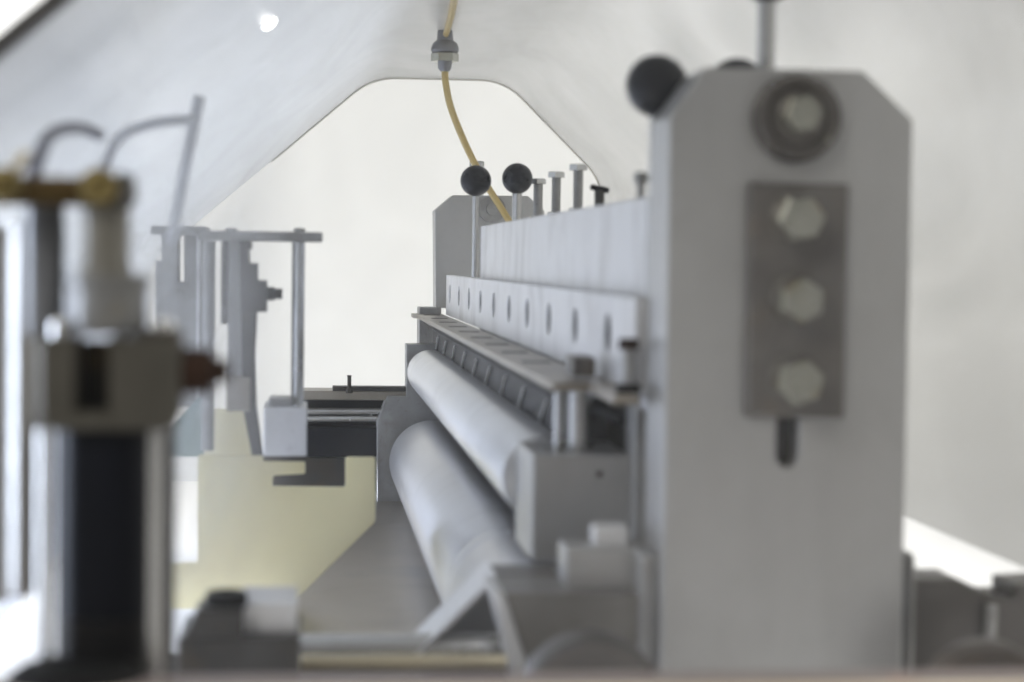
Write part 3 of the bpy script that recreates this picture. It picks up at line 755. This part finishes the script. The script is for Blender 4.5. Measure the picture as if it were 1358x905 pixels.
vb = thing('brass_valve', apx(85, 270), 'dark brass valve block with round fittings at the left edge', 'valve')
obj('valve_body', pbox(-30, 234, 172, 272, Ya, Ya + .025, .004), M['brass'], vb)
for u, v, r in ((132, 248, 25), (8, 246, 24)):
    a = apx(u, v)
    obj('fitting', lathe([(r * pa, 0), (r * pa, .006), (r * .8 * pa, .009), (r * .45 * pa, .0095), (r * .4 * pa, .006), (0, .006)], (a[0], Ya * K, a[2]), (0, -1, 0), 28), M['fitting'], vb)
obj('end_cap', pbox(148, 228, 174, 276, Ya - .003, Ya + .02, .003), M['rubber'], vb)
a, b = apx(10, 234), apx(32, 200)
obj('outlet', cyl((a[0], Ya * K + .01, a[2]), (b[0], Ya * K + .01, b[2]), 8 * pa), M['gold'], vb)
# cylinder head at the far left edge
hd = thing('filter_bowl', apx(40, 450), 'grey blue filter bowl hanging under the brass valve at the left edge', 'filter')
obj('bowl', lathe([(24 * pa, 0), (27 * pa, 12 * pa), (28 * pa, 150 * pa), (26 * pa, 178 * pa)], (apx(47, 450)[0], Ya * K + .03, apx(52, 450)[2]), (0, 0, 1), 32), M['bowl'], hd)
obj('frame_upright', pbox(12, 290, 46, 795, .70, .73, .003), M['steel_mid'], None, 'grey upright bar behind the black air cylinder at left', 'upright')
obj('side_upright', pbox(-60, 300, 15, 800, .78, .80, .003), M['steel_mid'], None, 'pale upright strip at the far left edge behind the filter bowl', 'upright')
# foot of the cylinder
obj('cylinder_foot', lathe([(95 * pa, 0), (95 * pa, .006), (70 * pa, .012), (60 * pa, .012)], (apx(100, 905)[0], Ya * K + .0, apx(100, 905)[2] - .004), (0, 0, 1), 36), M['blackmat'], None, 'low black round foot under the air cylinder', 'foot')

# left clamp on the bed, behind the cylinder
Yk = .92
lc = thing('bed_clamp', (px(315, 890, Yk)[0], Yk * K, px(315, 900, Yk)[1]), 'dark clamp with a black cap screw beside a grey cube on the bed', 'clamp')
obj('clamp_base', pbox(236, 846, 398, 960, Yk, Yk + .06, .0015), M['steel_dark'], lc)
obj('grey_cube', pbox(318, 800, 394, 850, Yk + .012, Yk + .06, .001), M['steel_light'], lc)
obj('clamp_jaw', plate(ppoly([(244, 846), (322, 846), (322, 808), (262, 808)], Yk), [], .04, 'XZ', Yk * K - .004), M['steel_dark'], lc)
x, z = px(299, 809, Yk)
obj('cap_screw', lathe([(27 * Yk * K / F, 0), (28 * Yk * K / F, .002), (28 * Yk * K / F, .0075), (25 * Yk * K / F, .009), (14 * Yk * K / F, .009), (13 * Yk * K / F, .005), (0, .005)], (x, Yk * K + .014, z), (0, 0, 1), 28), M['blackmat'], lc)

# hose at left, and two pale tubes standing in for reflections on the slope
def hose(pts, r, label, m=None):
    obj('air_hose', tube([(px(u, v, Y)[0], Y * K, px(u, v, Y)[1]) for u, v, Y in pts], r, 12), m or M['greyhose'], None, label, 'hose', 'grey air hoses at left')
hose([(42, 250, .72), (50, 215, .73), (64, 182, .76), (90, 170, .8), (115, 172, .85), (132, 180, .88)], 9 * .76 * K / F, 'grey blue hose looping up from the brass valve')
hose([(120, 300, 1.1), (138, 225, 1.1), (160, 182, 1.1), (205, 164, 1.1), (264, 158, 1.1)], 7.5 * 1.1 * K / F, 'pale grey tube standing in for a hose reflection running right below the hood slope', M['reflection_tube'])
hose([(264, 128, 1.12), (258, 160, 1.12), (250, 200, 1.13), (240, 250, 1.16), (228, 320, 1.2)], 8 * 1.12 * K / F, 'pale grey tube standing in for a hose reflection dropping past the side column', M['reflection_tube'])

# clear guard pane with smears between the cylinder and the tower
m = bpy.data.materials.new('smeared_clear_pane'); m.use_nodes = True
nt = m.node_tree; N = nt.nodes; L = nt.links
b = N["Principled BSDF"]; b.inputs["Base Color"].default_value = (.8, .81, .83, 1); b.inputs["Roughness"].default_value = .3
tc = N.new("ShaderNodeTexCoord"); mp = N.new("ShaderNodeMapping"); mp.vector_type = "TEXTURE"; mp.inputs["Rotation"].default_value = (0, .55, 0); mp.inputs["Scale"].default_value = (.13, 1, .5)
L.new(tc.outputs["Object"], mp.inputs[0])
n = N.new("ShaderNodeTexNoise"); n.inputs["Scale"].default_value = 1.3; n.inputs["Detail"].default_value = 5; n.inputs["Distortion"].default_value = .6
L.new(mp.outputs[0], n.inputs["Vector"])
mr = N.new("ShaderNodeMapRange"); mr.inputs["From Min"].default_value = .36; mr.inputs["From Max"].default_value = .66; mr.inputs["To Min"].default_value = .15; mr.inputs["To Max"].default_value = .66
L.new(n.outputs["Fac"], mr.inputs[0])
tl_ = N.new("ShaderNodeBsdfTranslucent"); tl_.inputs["Color"].default_value = (.86, .87, .88, 1)
m1 = N.new("ShaderNodeMixShader"); m1.inputs[0].default_value = .55; L.new(b.outputs[0], m1.inputs[1]); L.new(tl_.outputs[0], m1.inputs[2])
tp = N.new("ShaderNodeBsdfTransparent"); m2 = N.new("ShaderNodeMixShader")
geo = N.new("ShaderNodeNewGeometry"); sp = N.new("ShaderNodeSeparateXYZ"); L.new(geo.outputs["Position"], sp.inputs[0])
nd = N.new("ShaderNodeMath"); nd.operation = 'MULTIPLY_ADD'; nd.inputs[1].default_value = .09; L.new(n.outputs["Fac"], nd.inputs[0]); L.new(sp.outputs["X"], nd.inputs[2])
fd = N.new("ShaderNodeMapRange"); fd.interpolation_type = 'SMOOTHSTEP'; fd.inputs["From Min"].default_value = -.04; fd.inputs["From Max"].default_value = .055; fd.inputs["To Min"].default_value = 1; fd.inputs["To Max"].default_value = 0
L.new(nd.outputs[0], fd.inputs["Value"])
fz = N.new("ShaderNodeMapRange"); fz.interpolation_type = 'SMOOTHSTEP'; fz.inputs["From Min"].default_value = zr(-.27); fz.inputs["From Max"].default_value = zr(-.12); fz.inputs["To Min"].default_value = .25
L.new(sp.outputs["Z"], fz.inputs["Value"])
fe0 = N.new("ShaderNodeMath"); fe0.operation = 'MULTIPLY_ADD'; fe0.inputs[1].default_value = .856; fe0.inputs[2].default_value = CH + .1943; L.new(sp.outputs["X"], fe0.inputs[0])
fe1 = N.new("ShaderNodeMath"); fe1.operation = 'SUBTRACT'; L.new(fe0.outputs[0], fe1.inputs[0]); L.new(sp.outputs["Z"], fe1.inputs[1])
fe = N.new("ShaderNodeMapRange"); fe.interpolation_type = 'SMOOTHSTEP'; fe.inputs["From Min"].default_value = 0; fe.inputs["From Max"].default_value = .13
L.new(fe1.outputs[0], fe.inputs["Value"])
me_ = N.new("ShaderNodeMath"); me_.operation = 'MULTIPLY'; L.new(fe.outputs[0], me_.inputs[0]); L.new(fz.outputs[0], me_.inputs[1])
mz = N.new("ShaderNodeMath"); mz.operation = 'MULTIPLY'; L.new(fd.outputs[0], mz.inputs[0]); L.new(me_.outputs[0], mz.inputs[1])
mm = N.new("ShaderNodeMath"); mm.operation = 'MULTIPLY'; L.new(mr.outputs[0], mm.inputs[0]); L.new(mz.outputs[0], mm.inputs[1])
L.new(mm.outputs[0], m2.inputs[0]); L.new(tp.outputs[0], m2.inputs[1]); L.new(m1.outputs[0], m2.inputs[2])
L.new(m2.outputs[0], N["Material Output"].inputs["Surface"])
M['pane'] = m
obj('guard_pane', plate([(-.262, zr(-.28)), (.03, zr(-.28)), (.03, zr(.22)), (-.262, zr(-.03))], [], .003, 'XZ', 1.02 * K, .0003), M['pane'], None, 'clear acrylic guard pane with pale diagonal smears before the press tower', 'guard pane')

# ------------------------------------------------------------------ front ledge
xa, za = px(-200, 890, .66); xb, zb2 = px(1600, 890, .66)
zl_ = px(679, 893, .66)[1]
fl = thing('front_ledge', ((xa + xb) / 2, .62 * K, zl_ - .05), 'mauve painted ledge across the bottom of the view', 'ledge')
obj('ledge_bar', box(xa - .1, xb + .1, .642 * K, .66 * K, zl_ - .05, zl_, .0015), M['ledge'], fl)
obj('edge_strip', box(xa - .1, xb + .1, .634 * K, .642 * K - .0005, zl_ - .05, zl_ - .0002, .0015), M['paper'], fl)
# bed under the machine
obj('machine_bed', box(-.13, .45, .94 * K, 1.15 * K, zr(-.36), zr(-.301), .002), M['steel_dark'], None, 'dark steel bed under the end plate and clamps', 'bed')

# ------------------------------------------------------------------ haze volume standing in for the veil of the smeared acrylic
hz = bpy.data.materials.new('haze'); hz.use_nodes = True
N = hz.node_tree.nodes; N.remove(N["Principled BSDF"])
pv = N.new("ShaderNodeVolumePrincipled"); pv.inputs["Color"].default_value = (.93, .94, .95, 1); pv.inputs["Density"].default_value = .008
hz.node_tree.links.new(pv.outputs[0], N["Material Output"].inputs["Volume"])
obj('haze', box(-6.5, 6.5, -2.5, 8.5, -1.02, 3.6, 0), hz, None, kind='stuff')
